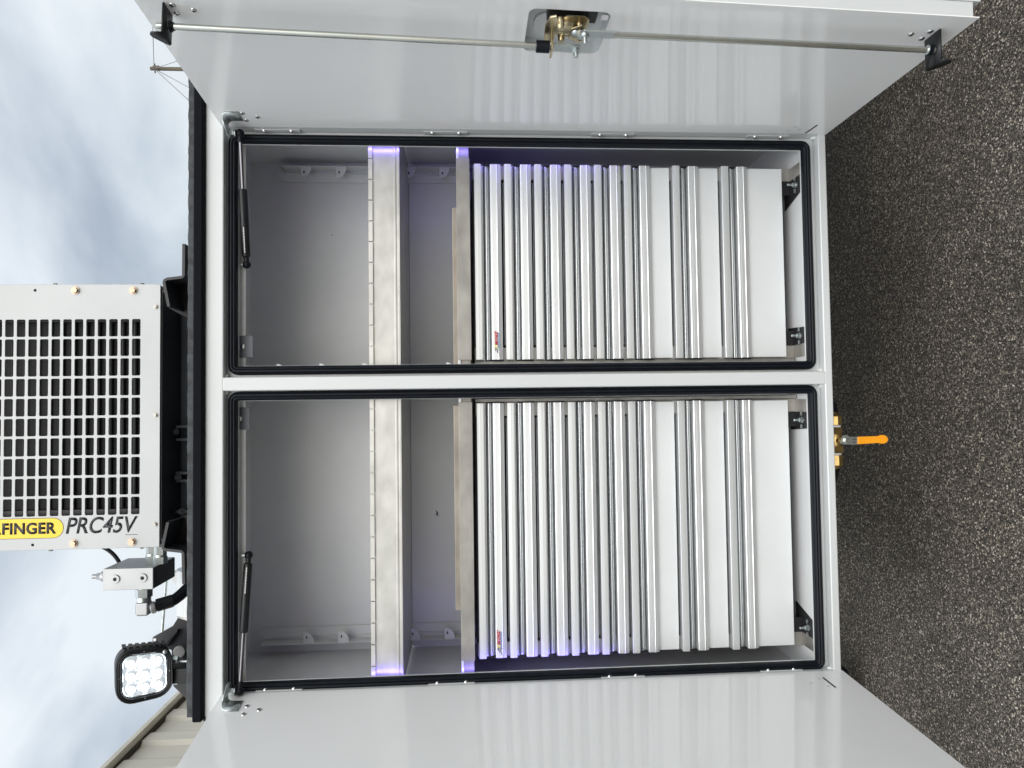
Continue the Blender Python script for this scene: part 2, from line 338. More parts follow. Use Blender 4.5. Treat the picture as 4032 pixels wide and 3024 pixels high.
# led strips behind the outer jamb flanges
for x in (.6935,-.6715):
    h=MB(); h.box(x-.0012,x+.0012,.0345,.0365,1.16,1.90); h.build('led_strip',LEDB,TB)
bs=MB(); zs=Z(1613,1200,BACK); bs.box(RX[0]+.001,xr0,BACK-.0012,BACK-.0002,zs-.0006,zs+.0006); bs.box(xl0,LX[1]-.001,BACK-.0012,BACK-.0002,zs-.0006,zs+.0006); bs.build('panel_seam',DARKG,TB,split=True)
c=at(1060,2682,.09); ws=MB(); ws.prism(rrect(.030,.006,.0025),lambda a,b:(LX[0]+.0002,.12+b,c.z+a),lambda a,b:(LX[0]+.001,.12+b,c.z+a)); ws.build('wall_slot',DARKG,TB)
# scuffs inside
for px,py,r_ in ((1308,925,.0016),(1722,2021,.004)):
    c=at(px,py,BACK-.0008); h=MB()
    for k in range(3 if r_<.002 else 6):
        a=random.random()*6.3; h.tube([(c.x,c.y,c.z),(c.x+math.cos(a)*r_*2.2,c.y,c.z+math.sin(a)*r_*2.2)],[r_*.55,r_*.12],5)
    h.build('paint_chip',BLACKM,TB)
# sealant blobs and road dirt in the frame corners
for X_,Z_ in ((.054,ZT-.001),(.093,ZT-.001),(.054,ZB+.001),(.093,ZB+.001),(-.684,ZB+.002),(.719,ZB+.002)):
    sl=MB()
    for k in range(5): sl.ball((X_+random.uniform(-.003,.003),.016+k*.0025,Z_+random.uniform(-.002,.002)),.0026+random.random()*.0018)
    sl.build('corner_sealant',SEAL,TB,smooth=80)
# deck cap
dc=MB(); zc0,zc1=Z(798,1000,-.015),Z(760,1000,-.015)
dc.box(-.7425,1.56,-.016,.05,zc0,zc1); dc.build('deck_edge_cap',LINER,TB,bevel=.0045,seg=4)
dg_=MB(); dg_.box(-.735,1.56,-.004,.06,TOPZ+.0005,zc0-.0005); dg_.box(-.744,-.7355,-.004,.05,TOPZ+.001,zc0-.004); dg_.build('deck_edge_shade',BLACKM,TB,bevel=.001)  # black strip drawn in for the shadow gap under the cap
zl=Z(749,1000,.02); dl=MB(); n=420; rows=[]
for i in range(n+1):
    x=-.735+i*(2.295/n); d=.0004*math.sin(x*61)+.0005*math.sin(x*143+1)+random.uniform(-.0003,.0003)
    rows.append([(x,.0+.3*d,zc1-.002),(x,.0005+.2*d,zl-.003+d),(x,.006,zl+d),(x,.05,zl+d*.5),(x,2.2,zl-.006)])
dl.grid(rows); dl.build('deck_coating',LINERG,TB,smooth=60)
# frame rails and wheels beneath
def wheel(x,ya,yb):
    w=thing('rear_wheel' ,(x,(ya+yb)/2,0),WL.pop(0),'wheel','road wheels under the truck body'); r=.50
    p=[(ya,.30),(ya,.44),(ya+.02,.48),(ya+.035,.50),(yb-.035,.50),(yb-.02,.48),(yb,.44),(yb,.30)]
    m=MB(); n=64; rg=[]
    for k in range(n): 
        a=2*math.pi*k/n; c=math.cos(a); s_=math.sin(a); lug=.012 if k%2 else 0
        rg.append([m.v((x+c*(q-(lug if q>.49 else 0)),y,r+s_*(q-(lug if q>.49 else 0)))) for y,q in p])
    for k in range(n):
        a,b=rg[k],rg[(k+1)%n]
        for j in range(len(p)-1): m.b.faces.new((a[j],a[j+1],b[j+1],b[j]))
    m.build('tyre',RUBBER,w,smooth=40)
    m=MB(); m.tube([(x,ya+.03,r),(x,ya+.05,r),(x,yb-.05,r)],[.305,.30,.30],40); m.tube([(x,ya+.005,r),(x,ya+.05,r)],[.07,.09],20); m.build('rim',DARKG,w)
WL=['dark tyre on the asphalt beyond the open door at the bottom of the photo','tyre under the truck body beyond the open door at the top of the photo']
wheel(-1.30,.86,1.10); wheel(2.1,.30,.56)
ut=MB(); ut.box(-.70,1.5,.50,2.1,.385,.575); ut.build('under_light_block',BLACKM,TB)  # unseen black box added under the body to keep light off the ground
cb=MB(); cb.box(1.55,2.6,.58,1.5,.40,.58); cb.build('chassis_rail',BLACKP,TB,split=True)
# ------------------------------------------------------------------ doors
DA={'R':(math.radians(-90.15),math.radians(-84.76),.72),'L':(math.radians(-93.17),math.radians(-98.54),-.683)}
def D(s,u_,z,n):
    a0,a1,xh=DA[s]; t=(z-.59)/(2.149-.59); a=a0+t*(a1-a0); dx,dy=math.cos(a),math.sin(a); k=1 if s=='R' else -1
    return Vector((xh+u_*dx+n*dy*k,u_*dy-n*dx*k,z))
def slab(s,u0,u1,n0,n1,z0,z1,mb,nz=10):
    us=[u0,u1]
    ring=lambda z:[D(s,u0,z,n0),D(s,u1,z,n0),D(s,u1,z,n1),D(s,u0,z,n1)]
    prev=[mb.v(p) for p in ring(z0)]; mb.b.faces.new(prev[::-1])
    for i in range(1,nz+1):
        cur=[mb.v(p) for p in ring(z0+(z1-z0)*i/nz)]
        for k in range(4): mb.b.faces.new((prev[k],prev[(k+1)%4],cur[(k+1)%4],cur[k]))
        prev=cur
    mb.b.faces.new(prev)
def skin_with_hole(s,mb,U,z0,z1,hole,n0,n1):
    uh,zh,wh,hh,rr=hole; pts=rrect(wh,hh,rr,6,uh,zh)
    # frame of four slabs round the hole plus corner fillets
    a0,a1,b0,b1=uh-wh/2,uh+wh/2,zh-hh/2,zh+hh/2
    def quadring(n):
        P=lambda u_,z: mb.v(D(s,u_,z,n))
        H=[P(*p) for p in pts]; C=[P(a1,b1),P(a0,b1),P(a0,b0),P(a1,b0)]
        return H,C
    fr_=[]
    for n in (n0,n1):
        zs=[z0+(b0-z0)*k/4 for k in range(5)]+[b1+(z1-b1)*k/4 for k in range(5)]
        us=[0,a0,a1,U]; G=[[mb.v(D(s,u_,z,n)) for u_ in us] for z in zs]
        for i in range(len(zs)-1):
            for j in range(3):
                if i==4 and j==1: continue
                mb.b.faces.new((G[i][j],G[i][j+1],G[i+1][j+1],G[i+1][j]))
        H=[mb.v(D(s,*p,n)) for p in pts]; C=[G[5][2],G[5][1],G[4][1],G[4][2]]; m=len(pts)//4
        for q in range(4):
            seg=H[q*m:(q+1)*m]
            for a,b in zip(seg,seg[1:]): mb.b.faces.new((C[q],a,b))
            nx=H[((q+1)*m)%len(H)]; mb.b.faces.new((C[q],seg[-1],nx,C[(q+1)%4]))
        fr_.append((G,H))
    (G0,H0),(G1,H1)=fr_
    for k in range(len(H0)): mb.b.faces.new((H0[k],H0[(k+1)%len(H0)],H1[(k+1)%len(H0)],H1[k]))
    nr=len(G0)
    for i in range(nr-1):
        mb.b.faces.new((G0[i][0],G0[i+1][0],G1[i+1][0],G1[i][0])); mb.b.faces.new((G0[i][3],G1[i][3],G1[i+1][3],G0[i+1][3]))
    for j in range(3):
        mb.b.faces.new((G0[0][j],G1[0][j],G1[0][j+1],G0[0][j+1])); mb.b.faces.new((G0[-1][j],G0[-1][j+1],G1[-1][j+1],G1[-1][j]))
DOORU=.5646; DZ0,DZ1=.585,2.149
HOLE_={'R':(.4435,1.3445,.145,.155,.016)}
HOLE_['L']=HOLE_['R']
def door(s,label):
    mb=MB(); skin_with_hole(s,mb,DOORU,DZ0,DZ1,HOLE_[s],0,-.002)
    dr=mb.build('door',DOORW,TB,smooth=20,label=label)
    c=MB(); uh,zh,wh,hh,rr=HOLE_[s]
    # pan: returns at the free edge, top and bottom, and the outer skin
    slab(s,DOORU-.004,DOORU-.002,-.0021,-.030,DZ0+.012,DZ1-.012,c)
    slab(s,.004,DOORU-.0045,-.0021,-.0295,DZ0+.012,DZ0+.0135,c,1); slab(s,.004,DOORU-.0045,-.0021,-.0295,DZ1-.0135,DZ1-.012,c,1)
    slab(s,.004,.006,-.0021,-.0295,DZ0+.014,DZ1-.014,c)
    slab(s,-.006,DOORU+.002,-.0301,-.034,DZ0-.002,DZ1+.002,c)
    c.build('door_pan',WHITE,dr,smooth=20)
    return dr
DR=door('R','open door with the lock rods, seen at the top of the photo')
DL=door('L','open door without visible lock rods, at the bottom of the photo')
# side flange of the door's free edge: a second fold
ff=MB(); slab('R',DOORU-.0018,DOORU-.0002,-.0021,-.0295,DZ0+.012,DZ1-.012,ff); ff.build('edge_flange',WHITE,DR,smooth=20)
def screws(s,par,pts,r=.0062,m=CHROME):
    for u_,z in pts:
        h=MB(); p=D(s,u_,z,.0); n=(D(s,u_,z,.01)-p).normalized(); h.dome(p,n,r,.45); o=h.build('screw',m,par)
        k=MB(); k.tube([p+n*.0022,p+n*.0032],.0022,6); k.build('screw_socket',BLACKM,par)
screws('R',DR,[(.4700,2.084),(.4579,2.0503),(.4455,2.0853),(.0695,2.0795),(.052,2.0472),(.0345,2.0797),(.4975,.6741),(.4843,.6441),(.5106,.6438)])
screws('L',DL,[(.0576,2.0711),(.0752,2.0385),(.0913,2.0690)])
for s,par,pts in (('L',DL,[(.0447,.6691),(.0648,.6997),(.0862,.668)]),('R',DR,[(.030,.672),(.046,.69),(.0225,.70)])):
    for u_,z in pts:
        h=MB(); p=D(s,u_,z,.0003); n=(D(s,u_,z,.01)-D(s,u_,z,0)).normalized(); h.dome(p-n*.0002,n,.0042,.10); h.build('plug',DARKG if False else WHITE,par)
def slot(s,par,u0,z0,u1,z1):
    h=MB(); t=.0022
    P=[D(s,u0,z0-t,.0006),D(s,u1,z1-t,.0006),D(s,u1,z1+t,.0006),D(s,u0,z0+t,.0006)]; n=(D(s,u0,z0,.01)-D(s,u0,z0,0)).normalized()
    a=[h.v(p) for p in P]; b=[h.v(p-n*.0004) for p in P]; h.b.faces.new(a); h.b.faces.new(b[::-1])
    for k in range(4): h.b.faces.new((a[k],a[(k+1)%4],b[(k+1)%4],b[k]))
    h.build('drain_slot',HOLE,par)
slot('R',DR,.0076,.6441,.0612,.6395); slot('L',DL,.0386,.6561,.0946,.6532)
# rod guides: folded black brackets at the top and bottom of the right-hand door
def guide(s,par,u0,u1,z,up):
    k=1 if up else -1; h=MB(); N_=.060
    def q(u_,n,dz): return D(s,u_,z+dz,n)
    h.grid([[q(u0,0.0008,0),q(u1,.0008,0)],[q(u0,N_,0),q(u1,N_,0)]])
    um=u0+(u1-u0)*.35; near=(u1,um,u0)
    lp=[(u0,0),(u1,0),(u1+.001,k*.019),(u1-.004,k*.023),(u1-.012,k*.022),(u0+.016,k*.014),(u0+.006,k*.007),(u0,k*.001)]
    h.b.faces.new([h.v(q(a,N_+abs(b)*.08,b)) for a,b in lp])
    g_=h.build('rod_guide',BLACKP,par,solid=.0032,smooth=20)
    return g_
guide('R',DR,.4385,.478,2.0975,True); guide('R',DR,.4776,.5229,.632,False)
NR=.034
def rod(par,a,b,name='lock_rod'):
    h=MB(); h.tube([D('R',*a),D('R',*b)],.0058,16); return h.build(name,ROD,par)
UR=(.4565,2.094); LR=(.506,.638)
rod(DR,(UR[0],UR[1]+.022,NR),(.4515,1.395,NR)); rod(DR,(LR[0],LR[1]-.018,NR),(.5010,1.262,NR))
w_=MB()
for (u_,z),k in ((UR,-1),(LR,1)):
    w_.tube([D('R',u_,z+k*.002,NR),D('R',u_,z+k*.0045,NR)],.0105,18); w_.tube([D('R',u_,z+k*.0045,NR),D('R',u_,z+k*.009,NR)],.0078,14)
w_.build('rod_bushing',RUBBER,DR,split=True)
w_=MB(); w_.tube([D('R',LR[0],LR[1]+.0092,NR),D('R',LR[0],LR[1]+.0105,NR)],.0088,18); w_.build('rod_washer',ZINC,DR)
# flattened rod ends
def bar(par,a,b,wu,tn,name,m):
    h=MB(); P=[]
    for (u_,z,n) in (a,b):
        P.append([D('R',u_-wu,z,n-tn),D('R',u_+wu,z,n-tn),D('R',u_+wu,z,n+tn),D('R',u_-wu,z,n+tn)])
    va=[h.v(p) for p in P[0]]; vb=[h.v(p) for p in P[1]]; h.b.faces.new(va); h.b.faces.new(vb[::-1])
    for k in range(4): h.b.faces.new((va[k],vb[k],vb[(k+1)%4],va[(k+1)%4]))
    return h.build(name,m,par,bevel=.0012)
bar(DR,(.4515,1.402,NR),(.4475,1.318,NR),.0108,.0024,'rod_end',ZINC); bar(DR,(.5010,1.256,NR),(.5005,1.320,NR),.0108,.0024,'rod_end',ZINC)
# latch housing in the hole
def housing(s,par):
    uh,zh,wh,hh,rr=HOLE_[s]; h=MB()
    a=[h.v(D(s,u_,z,-.0021)) for u_,z in rrect(wh+.002,hh+.002,rr,6,uh,zh)]; b=[h.v(D(s,u_,z,-.0285)) for u_,z in rrect(wh-.004,hh-.004,rr,6,uh,zh)]
    for k in range(len(a)): h.b.faces.new((a[k],a[(k+1)%len(a)],b[(k+1)%len(a)],b[k]))
    h.b.faces.new(b); h.build('latch_recess',WHITE,par)
housing('R',DR); housing('L',DL)
def dbox(s,u0,u1,z0,z1,n0,n1,name,m,par,bevel=.001,twist=0):
    h=MB(); slab(s,u0,u1,n0,n1,z0,z1,h,1); return h.build(name,m,par,bevel=bevel)
for s,par in (('R',DR),('L',DL)):
    dbox(s,.470,.512,1.290,1.385,-.027,-.004,'latch_body',BLACKP,par,.003)
    h=MB(); h.prism(rrect(.075,.11,.03,6,.43,1.35),lambda a,b:D(s,a,b,-.0265),lambda a,b:D(s,a,b,-.0235)); h.build('handle_dish',DARKG if False else INNER,par)
h=MB(); h.prism([(.486,1.283),(.502,1.283),(.502,1.270),(.486,1.270)],lambda a,b:D('R',a,b,-.003),lambda a,b:D('R',a,b,-.0025)); tg=h.build('paper_tag',STW,DR)
# gold rotary mechanism
h=MB(); h.prism(rrect(.070,.052,.014,5,.470,1.332),lambda a,b:D('R',a,b,.002),lambda a,b:D('R',a,b,.0045)); h.build('latch_plate',GOLD,DR)
h=MB(); c=D('R',.474,1.346,.0045); n=(D('R',.474,1.346,.02)-c).normalized(); h.tube([c,c+n*.006,c+n*.012,c+n*.0135],[.021,.022,.016,.006],22); h.build('latch_hub',GOLD,DR,smooth=45)
h=MB()
for a in (40,160,280):
    a=math.radians(a); p=D('R',.474+.024*math.cos(a),1.346+.024*math.sin(a),.003); h.tube([p,p+n*.020],[.0085,.006],10)
h.build('hub_ear',GOLD,DR,smooth=45,split=True)
h=MB(); h.prism([(.515,1.384),(.520,1.372),(.485,1.360),(.455,1.366),(.432,1.370),(.426,1.380),(.445,1.388),(.490,1.390)],lambda a,b:D('R',a,b,.012),lambda a,b:D('R',a,b,.016)); h.build('latch_arm',GOLD,DR,bevel=.001)
dbox('R',.432,.468,1.372,1.376,.004,.048,'latch_arm',GOLD,DR,.001)
h=MB(); h.tube([D('R',.452,1.378,.036),D('R',.452,1.404,.036)],.0115,16); h.build('rod_buffer',RUBBER,DR,bevel=.001)
h=MB(); p=D('R',.4985,1.316,.036); h.dome(p,n,.0085,.8); h.tube([p+n*.004,p+n*.018],.0042,10); h.hexa(D('R',.4475,1.325,.035),D('R',.4475,1.325,.044),.0075); h.tube([D('R',.4475,1.325,.040),D('R',.4475,1.325,.052)],.004,10)
h.hexa(D('R',.485,1.322,.022),D('R',.485,1.322,.034),.0075); h.dome(D('R',.478,1.33,.02),n,.009,.7); h.build('pivot_bolt',ZINC,DR,smooth=40)
h=MB(); h.prism([(.440,1.320),(.452,1.308),(.480,1.306),(.500,1.322),(.486,1.340),(.455,1.342)],lambda a,b:D('R',a,b,.016),lambda a,b:D('R',a,b,.0185)); h.build('cam_plate',GOLD,DR,bevel=.0008)
for a,b in ((.452,1.318),(.470,1.314)):
    h=MB(); h.tube([D('R',a,b,.0186),D('R',a,b,.0190)],.0030,10); h.build('cam_hole',BLACKM,DR)
# hinge leaves with two domed bolts each, on the jamb beside the seal
def hinge(s,x,zs):
    k=-1 if s=='R' else 1
    h=MB(); z0,z1=min(zs)-.022,max(zs)+.022; h.box(x,x+k*.0022,.008,.0295,z0,z1); hp=h.build('hinge_leaf',WHITE,TB,bevel=.0008)
    for z in zs:
        b=MB(); b.dome((x+k*.002,.015,z),(k,-.25,0),.0062,.9); b.build('hinge_bolt',CHROME,hp)
for a in ((1038,1146),(1702,1808),(2364,2467),(2975,3077)): hinge('R',.7195,[Z(p,520,.01) for p in a])
for a in ((1042,1155),(1722,1835),(2402,2506),(3029,3129)): hinge('L',-.6835,[Z(p,2690,.01) for p in a])
jl=MB(); jl.box(.7200,.7218,-.004,.029,ZB,ZT); jl.box(-.6858,-.6838,-.004,.029,ZB,ZT); jl.build('hinge_strip',WHITE,TB,split=True)
# gas struts and their zinc brackets
def strut(s,par,body,dooru,doorz,nn,joint):
    k=1 if s=='R' else -1
    h=MB(); zb=doorz
    def q(u_,n,dz): return D(s,u_,doorz+dz,n)
    h.grid([[q(.036,.0015,-.030),q(.078,.0015,-.030)],[q(.036,.0015,-.006),q(.078,.0015,-.006)],[q(.034,.0025,.002),q(.077,.0025,.002)],[q(.030,.007,.008),q(.074,.007,.008)],[q(.022,.014,.010),q(.066,.014,.010)]])
    h.b.faces.new([h.v(q(a,b,.010)) for a,b in ((.066,.014),(.050,.024),(.030,.036),(.014,.038),(.000,.030),(-.004,.018),(.004,.008),(.022,.014))])
    h.build('strut_bracket',ZINC,par,solid=.0028,smooth=40)
    a=Vector(body[0]); b=Vector(body[1]); m_=a.lerp(b,joint)
    h=MB(); h.tube([a,m_],.0042,12); h.build('strut_rod',STRUTR,TB)
    h=MB(); d=(b-a).normalized(); h.tube([m_,m_+d*.004,b-d*.022,b-d*.017],[.0085,.0105,.0105,.006],18); h.tube([b-d*.02,b-d*.004],.0068,12); sc=h.build('strut_cylinder',BLACKP,TB,smooth=40)
    h=MB(); h.ball(b,.0105); h.ball(a,.0105); h.tube([a,a+d*.022],.0072,12); h.build('ball_socket',RUBBER,sc,smooth=60,split=True)
    h=MB(); h.tube([b+Vector((0,0,.0)),b+Vector((0,.0,.016))],.0055,10); h.tube([a,a+Vector((0,0,.026))],.0048,12); h.hexa(a+Vector((0,0,.014)),a+Vector((0,0,.026)),.0088); h.tube([a+Vector((0,0,.0095)),a+Vector((0,0,.012))],.0105,14); h.build('ball_stud',ZINC,sc,smooth=40,split=True)
    # small print on the cylinder
    h=MB(); p0=m_.lerp(b,.52); p1=m_.lerp(b,.86); kk=26
    for i in range(kk):
        p=p0.lerp(p1,i/kk); h.box(p.x-.0009,p.x+.0009,p.y-.01075,p.y-.0102,p.z-.0014+.0004*(i%3),p.z+.0012-.0005*(i%2))
    h.build('fine_print',STW,sc)
strut('R',DR,(at(945,524,-.012),at(971,1042,.046)),0,2.1165,0,.42)
strut('L',DL,(at(944,2722,-.012),at(979,2186,.046)),0,2.1165,0,.42)
# ------------------------------------------------------------------ shelves
def shelf(x0,x1,z0,z1,lip,name,label,slots,low=False,end=None):
    T=thing(name,((x0+x1)/2,.2,z0),label,'shelf','aluminium tray shelves in the compartments'); Y=.058; M_=RAW if not low else RAWD
    h=MB()
    h.box(x0,x1,Y,Y+.003,z0,z1)
    h.build('front_panel',M_,T,bevel=.0008)
    h=MB(); h.box(x0,x1,Y+.0032,BACK-.004,z0+(.002 if not low else (z1-z0)-.004),z0+(.005 if not low else (z1-z0)-.001)); h.build('tray_floor',M_ if not low else RAW,T)
    if slots:
        zt=z1
        n=int((x1-x0)/.0295); h=MB(); pit=.0546
        x=x0+.006
        while x<x1-.004:
            h.box(x,min(x+pit-.0026,x1),Y-.006,Y-.0040,z1-.011,z1+.0); h.box(x,min(x+pit-.0026,x1),Y-.004,Y+.0,z1-.003,z1); x+=pit
        h.build('slotted_lip',M_,T,bevel=.0004)
        h=MB(); h.box(x0,x1,Y-.0022,Y,z0+.010,z0+.016); h.box(x0,x1,Y-.0040,Y,z0,z0+.0065); h.build('bottom_bead',M_,T,bevel=.001)
    else:
        h=MB(); h.box(x0,x1,Y-.0045,Y,z1-.0068,z1); h.build('top_bead',ANOD if low else M_,T,bevel=.001)
    if end:
        h=MB(); a,b=end; h.box(a,b,Y-.0065,Y-.0046,z0-.002,z1+.0005); h.build('front_cover',RAWD,T,bevel=.0006)
    return T
US=(Z(1575,800,.06),Z(1452,800,.06)); 
shelf(RX[0]+.002,RX[1]-.006,US[0],US[1],0,'tray_shelf','upper aluminium shelf with slotted lip in the narrower compartment beside the door with lock rods',True)
shelf(LX[0]+.006,LX[1]-.002,US[0],US[1],0,'tray_shelf','upper aluminium shelf with slotted lip in the wider compartment beside the plain door',True)
LS=(Z(1848,900,.06),Z(1799,900,.06))
shelf(RX[0]+.002,RX[1]-.006,LS[0],LS[1],0,'tray_shelf','thin lower aluminium shelf right above the narrower drawer cabinet',False,True,(X(1830,1418,.055),X(1830,625,.055)))
shelf(LX[0]+.006,LX[1]-.002,LS[0],LS[1],0,'tray_shelf','thin lower aluminium shelf right above the wider drawer cabinet',False,True,(X(1850,2600,.055),X(1850,1583,.055)))
# loose aluminium angle strips lying on the lower shelves
GILT=mat('scuffed_aluminium',(.40,.37,.33),.22,metal=1,var=(14,.3,(.4,1,1),.1))
for a,b,lab in ((822,1442,'aluminium strip lying on the lower shelf of the narrower compartment'),(1597,2400,'aluminium strip lying on the lower shelf of the wider compartment')):
    xa,xb=X(1790,a,.075),X(1790,b,.075)
    if xa>xb: xa,xb=xb,xa
    T=MB(); T.box(xa,xb,.066,.070,LS[1]+.0005,Z(1781,900 if b<1500 else 1700,.068)-(.0 if b<1500 else .004)); o=T.build('loose_strip',GILT,None,bevel=.0006); o['label']=lab; o['category']='metal strip'; o['group']='loose strips on the lower shelves'
# ------------------------------------------------------------------ drawer cabinets
ZD=[1.519,1.4378,1.3566,1.2750,1.1935,1.112,.9773,.8410,.6657]
SUR=.0
def cabinet(x0,x1,label,sx):
    T=thing('drawer_cabinet',((x0+x1)/2,.2,.637),label,'drawer cabinet','drawer cabinets in the compartments')
    h=MB(); h.box(x0-.002,x0+.001,.112,.375,.668,1.522); h.box(x1-.001,x1+.002,.112,.375,.668,1.522); h.box(x0,x1,.37,.375,.668,1.522); h.box(x0,x1,.112,.37,.664,.667); h.box(x0,x1,.112,.37,1.520,1.5235)
    h.build('carcass',BLACKP,T)
    h=MB(); h.box(x0-.003,x0+.034,.104,.1115,.637,1.522); h.box(x1-.034,x1+.003,.104,.1115,.637,1.522); h.build('stile',RAWD,T,bevel=.001,split=True)
    h=MB(); xa_,xb_=(x0-.012,x0-.0035) if sx>0 else (x1+.0035,x1+.012); h.box(xa_,xb_,.095,.112,.64,1.522); h.build('corner_angle',RAWD,T,bevel=.0008)
    for i in range(8):
        t=ZD[i]; nb=ZD[i+1]; H=t-nb
        P=[(0,.1095),(0,.0795),(.0008,.0788),(.0100,.0780),(.0104,.0786),(.0172,.0783),(.0176,.0790),(.0188,.0790),(.0190,.0990),(.0225,.0990),(.0228,.0955),(.0236,.0955),(.0240,.1090)]
        P+=[(.0430,.1090),(.0431,.0860),(.0438,.0832),(.0455,.0822),(.0505,.0818),(.0510,.0824),(.0515,.0818),(.0605,.0812),(.0618,.0804),(.0628,.0812),(.0640,.0822),(.0718,.0840),(.0727,.0850)]
        P+=[(.0727,.1095)]
        Q=[]
        for p in P:
            if not Q or abs(p[0]-Q[-1][0])+abs(p[1]-Q[-1][1])>1e-6: Q.append(p)
        h=MB(); h.prism(Q,lambda a,b:(x0,b,t-a),lambda a,b:(x1,b,t-a))
        f_=h.build('drawer_front',ANOD,T,smooth=13)
        h=MB(); h.prism([(.0338-.0086*math.cos(math.pi*k/20),.1060-.0100*math.sin(math.pi*k/20)) for k in range(21)],lambda a,b:(x0+.0003,b,t-a),lambda a,b:(x1-.0003,b,t-a)); h.build('pull_rail',PULL,f_,smooth=20)
        if i>=5:
            h=MB(); h.box(x0+.0015,x1-.0015,.0925,.1005,nb+(.0065 if i<7 else 0),t-.0742); h.build('lower_plate',PLATEM,f_,bevel=.0012)
        h=MB()
        for xe,k in ((x0,-1),(x1,1)):
            h.prism(rrect(.0325,.017,.006,4,.0585,.0945),lambda a,b:(xe,b,t-a),lambda a,b:(xe+k*.0032,b,t-a)); h.prism(rrect(.018,.010,.004,4,.036,.0965),lambda a,b:(xe,b,t-a),lambda a,b:(xe+k*.0028,b,t-a))
        h.build('end_cap',BLACKM,f_,split=True)
        h=MB(); h.box(x0+.040,x1-.040,.1125,.116,t+.0008,t+.0020); h.build('tray_edge',PLATEM,f_)
        h=MB(); h.box(x0+.035,x1-.035,.1165,.36,t-.05,t-.002); h.build('tray',BLACKM,f_)
        if i==0: first=f_
    # feet
    h=MB(); 
    for xa,xb,flip in ((x0+.0,x0+.034,0),(x1-.034,x1-.0,0)): h.box(xa,xb,.040,.1035,.6368,.6392)
    h.build('foot_angle',RAWD,T,split=True)
    for k,(xa,xb) in enumerate(((x0+.034,x0+.078),(x1-.034,x1-.078))):
        s_=1 if k==0 else -1; h=MB(); w=abs(xb-xa); wide=.03 if (k==1)==(sx>0) else .006
        h.prism([(xa,.036),(xa+s_*w,.036),(xa+s_*(w+wide),.135),(xa,.135)],lambda a,b:(a,b,.6370),lambda a,b:(a,b,.6395)); h.box(min(xa,xa+s_*(w*.9)),max(xa,xa+s_*(w*.9)),.100,.1035,.6396,.668)
        fp=h.build('foot_bracket',BLACKM,T)
        h=MB(); c=(xa+s_*.022,.062); h.tube([(c[0],c[1],.6396),(c[0],c[1],.664)],.003,10); h.hexa((c[0],c[1],.6435),(c[0],c[1],.650),.0062); h.tube([(c[0],c[1],.6396),(c[0],c[1],.643)],.0085,14); h.box(c[0]-.022,c[0]-.012,c[1]-.002,c[1]+.002,.642,.646); h.box(c[0]+.012,c[0]+.022,c[1]-.002,c[1]+.002,.642,.646); h.build('foot_bolt',ZINC,fp)
    return T,first
CR,FR=cabinet(.1345,.6600,'narrower aluminium drawer cabinet in the compartment beside the door with lock rods',1)
CLc,FL=cabinet(-.6480,.0185,'wider aluminium drawer cabinet in the compartment beside the plain door',-1)
# maker's sticker on the first drawer
def sticker(x,z,par):
    Y=.0806; Wd=.062; H=.0125; sk=.25
    def q(a,b,y): return (x+a+b*sk,y,z+b)
    h=MB(); h.prism([(.020,.0042),(.0545,.0042),(.0565,.0125),(.020,.0125)],lambda a,b:q(a,b,Y),lambda a,b:q(a,b,Y+.0006)); s=h.build('maker_sticker',RED,par)
    h=MB(); h.prism([(.012,0),(.0545,0),(.0545,.0040),(.012,.0040)],lambda a,b:q(a,b,Y),lambda a,b:q(a,b,Y+.0006)); h.build('blue_band',LBLUE,par)
    h=MB(); n=8
    for i in range(7):
        for j in range(4):
            if (i+j)%2==0:
                fn=lambda a,b:(a,b+.0016*math.sin(a*350)-.004*max(0,1-a/.014)*0)
                a0,b0=-.006+i*.0026+j*.0006,.0+j*.0031; taper=min(1,(i+2)/6)
                c=[(a0,b0*taper),(a0+.0026,b0*taper),(a0+.0026,(b0+.0031)*taper),(a0,(b0+.0031)*taper)]
                h.prism([fn(*p) for p in c],lambda a,b:q(a,b,Y),lambda a,b:q(a,b,Y+.0005))
    h.build('chequer_flag',INK,par)
    uy=Vector((sk,0,1))
    text('C','letters',YEL2,(x+.0125,Y-.0003,z+.0036),(1,0,0),uy,h=.0088,w=.0085,parent=par,bold=.03)
    text('TECH','letters',STW,(x+.0225,Y-.0003,z+.0052),(1,0,0),uy,h=.0062,w=.033,parent=par,bold=-.01)
    text('MANUFACTURING','letters',BLUE,(x+.0135,Y-.0003,z+.0007),(1,0,0),uy,h=.0027,w=.040,parent=par)
p=at(1967,1399,.081); sticker(p.x+.006,p.z,FR)
p=at(1977,2580,.081); sticker(p.x+.006,p.z,FL)
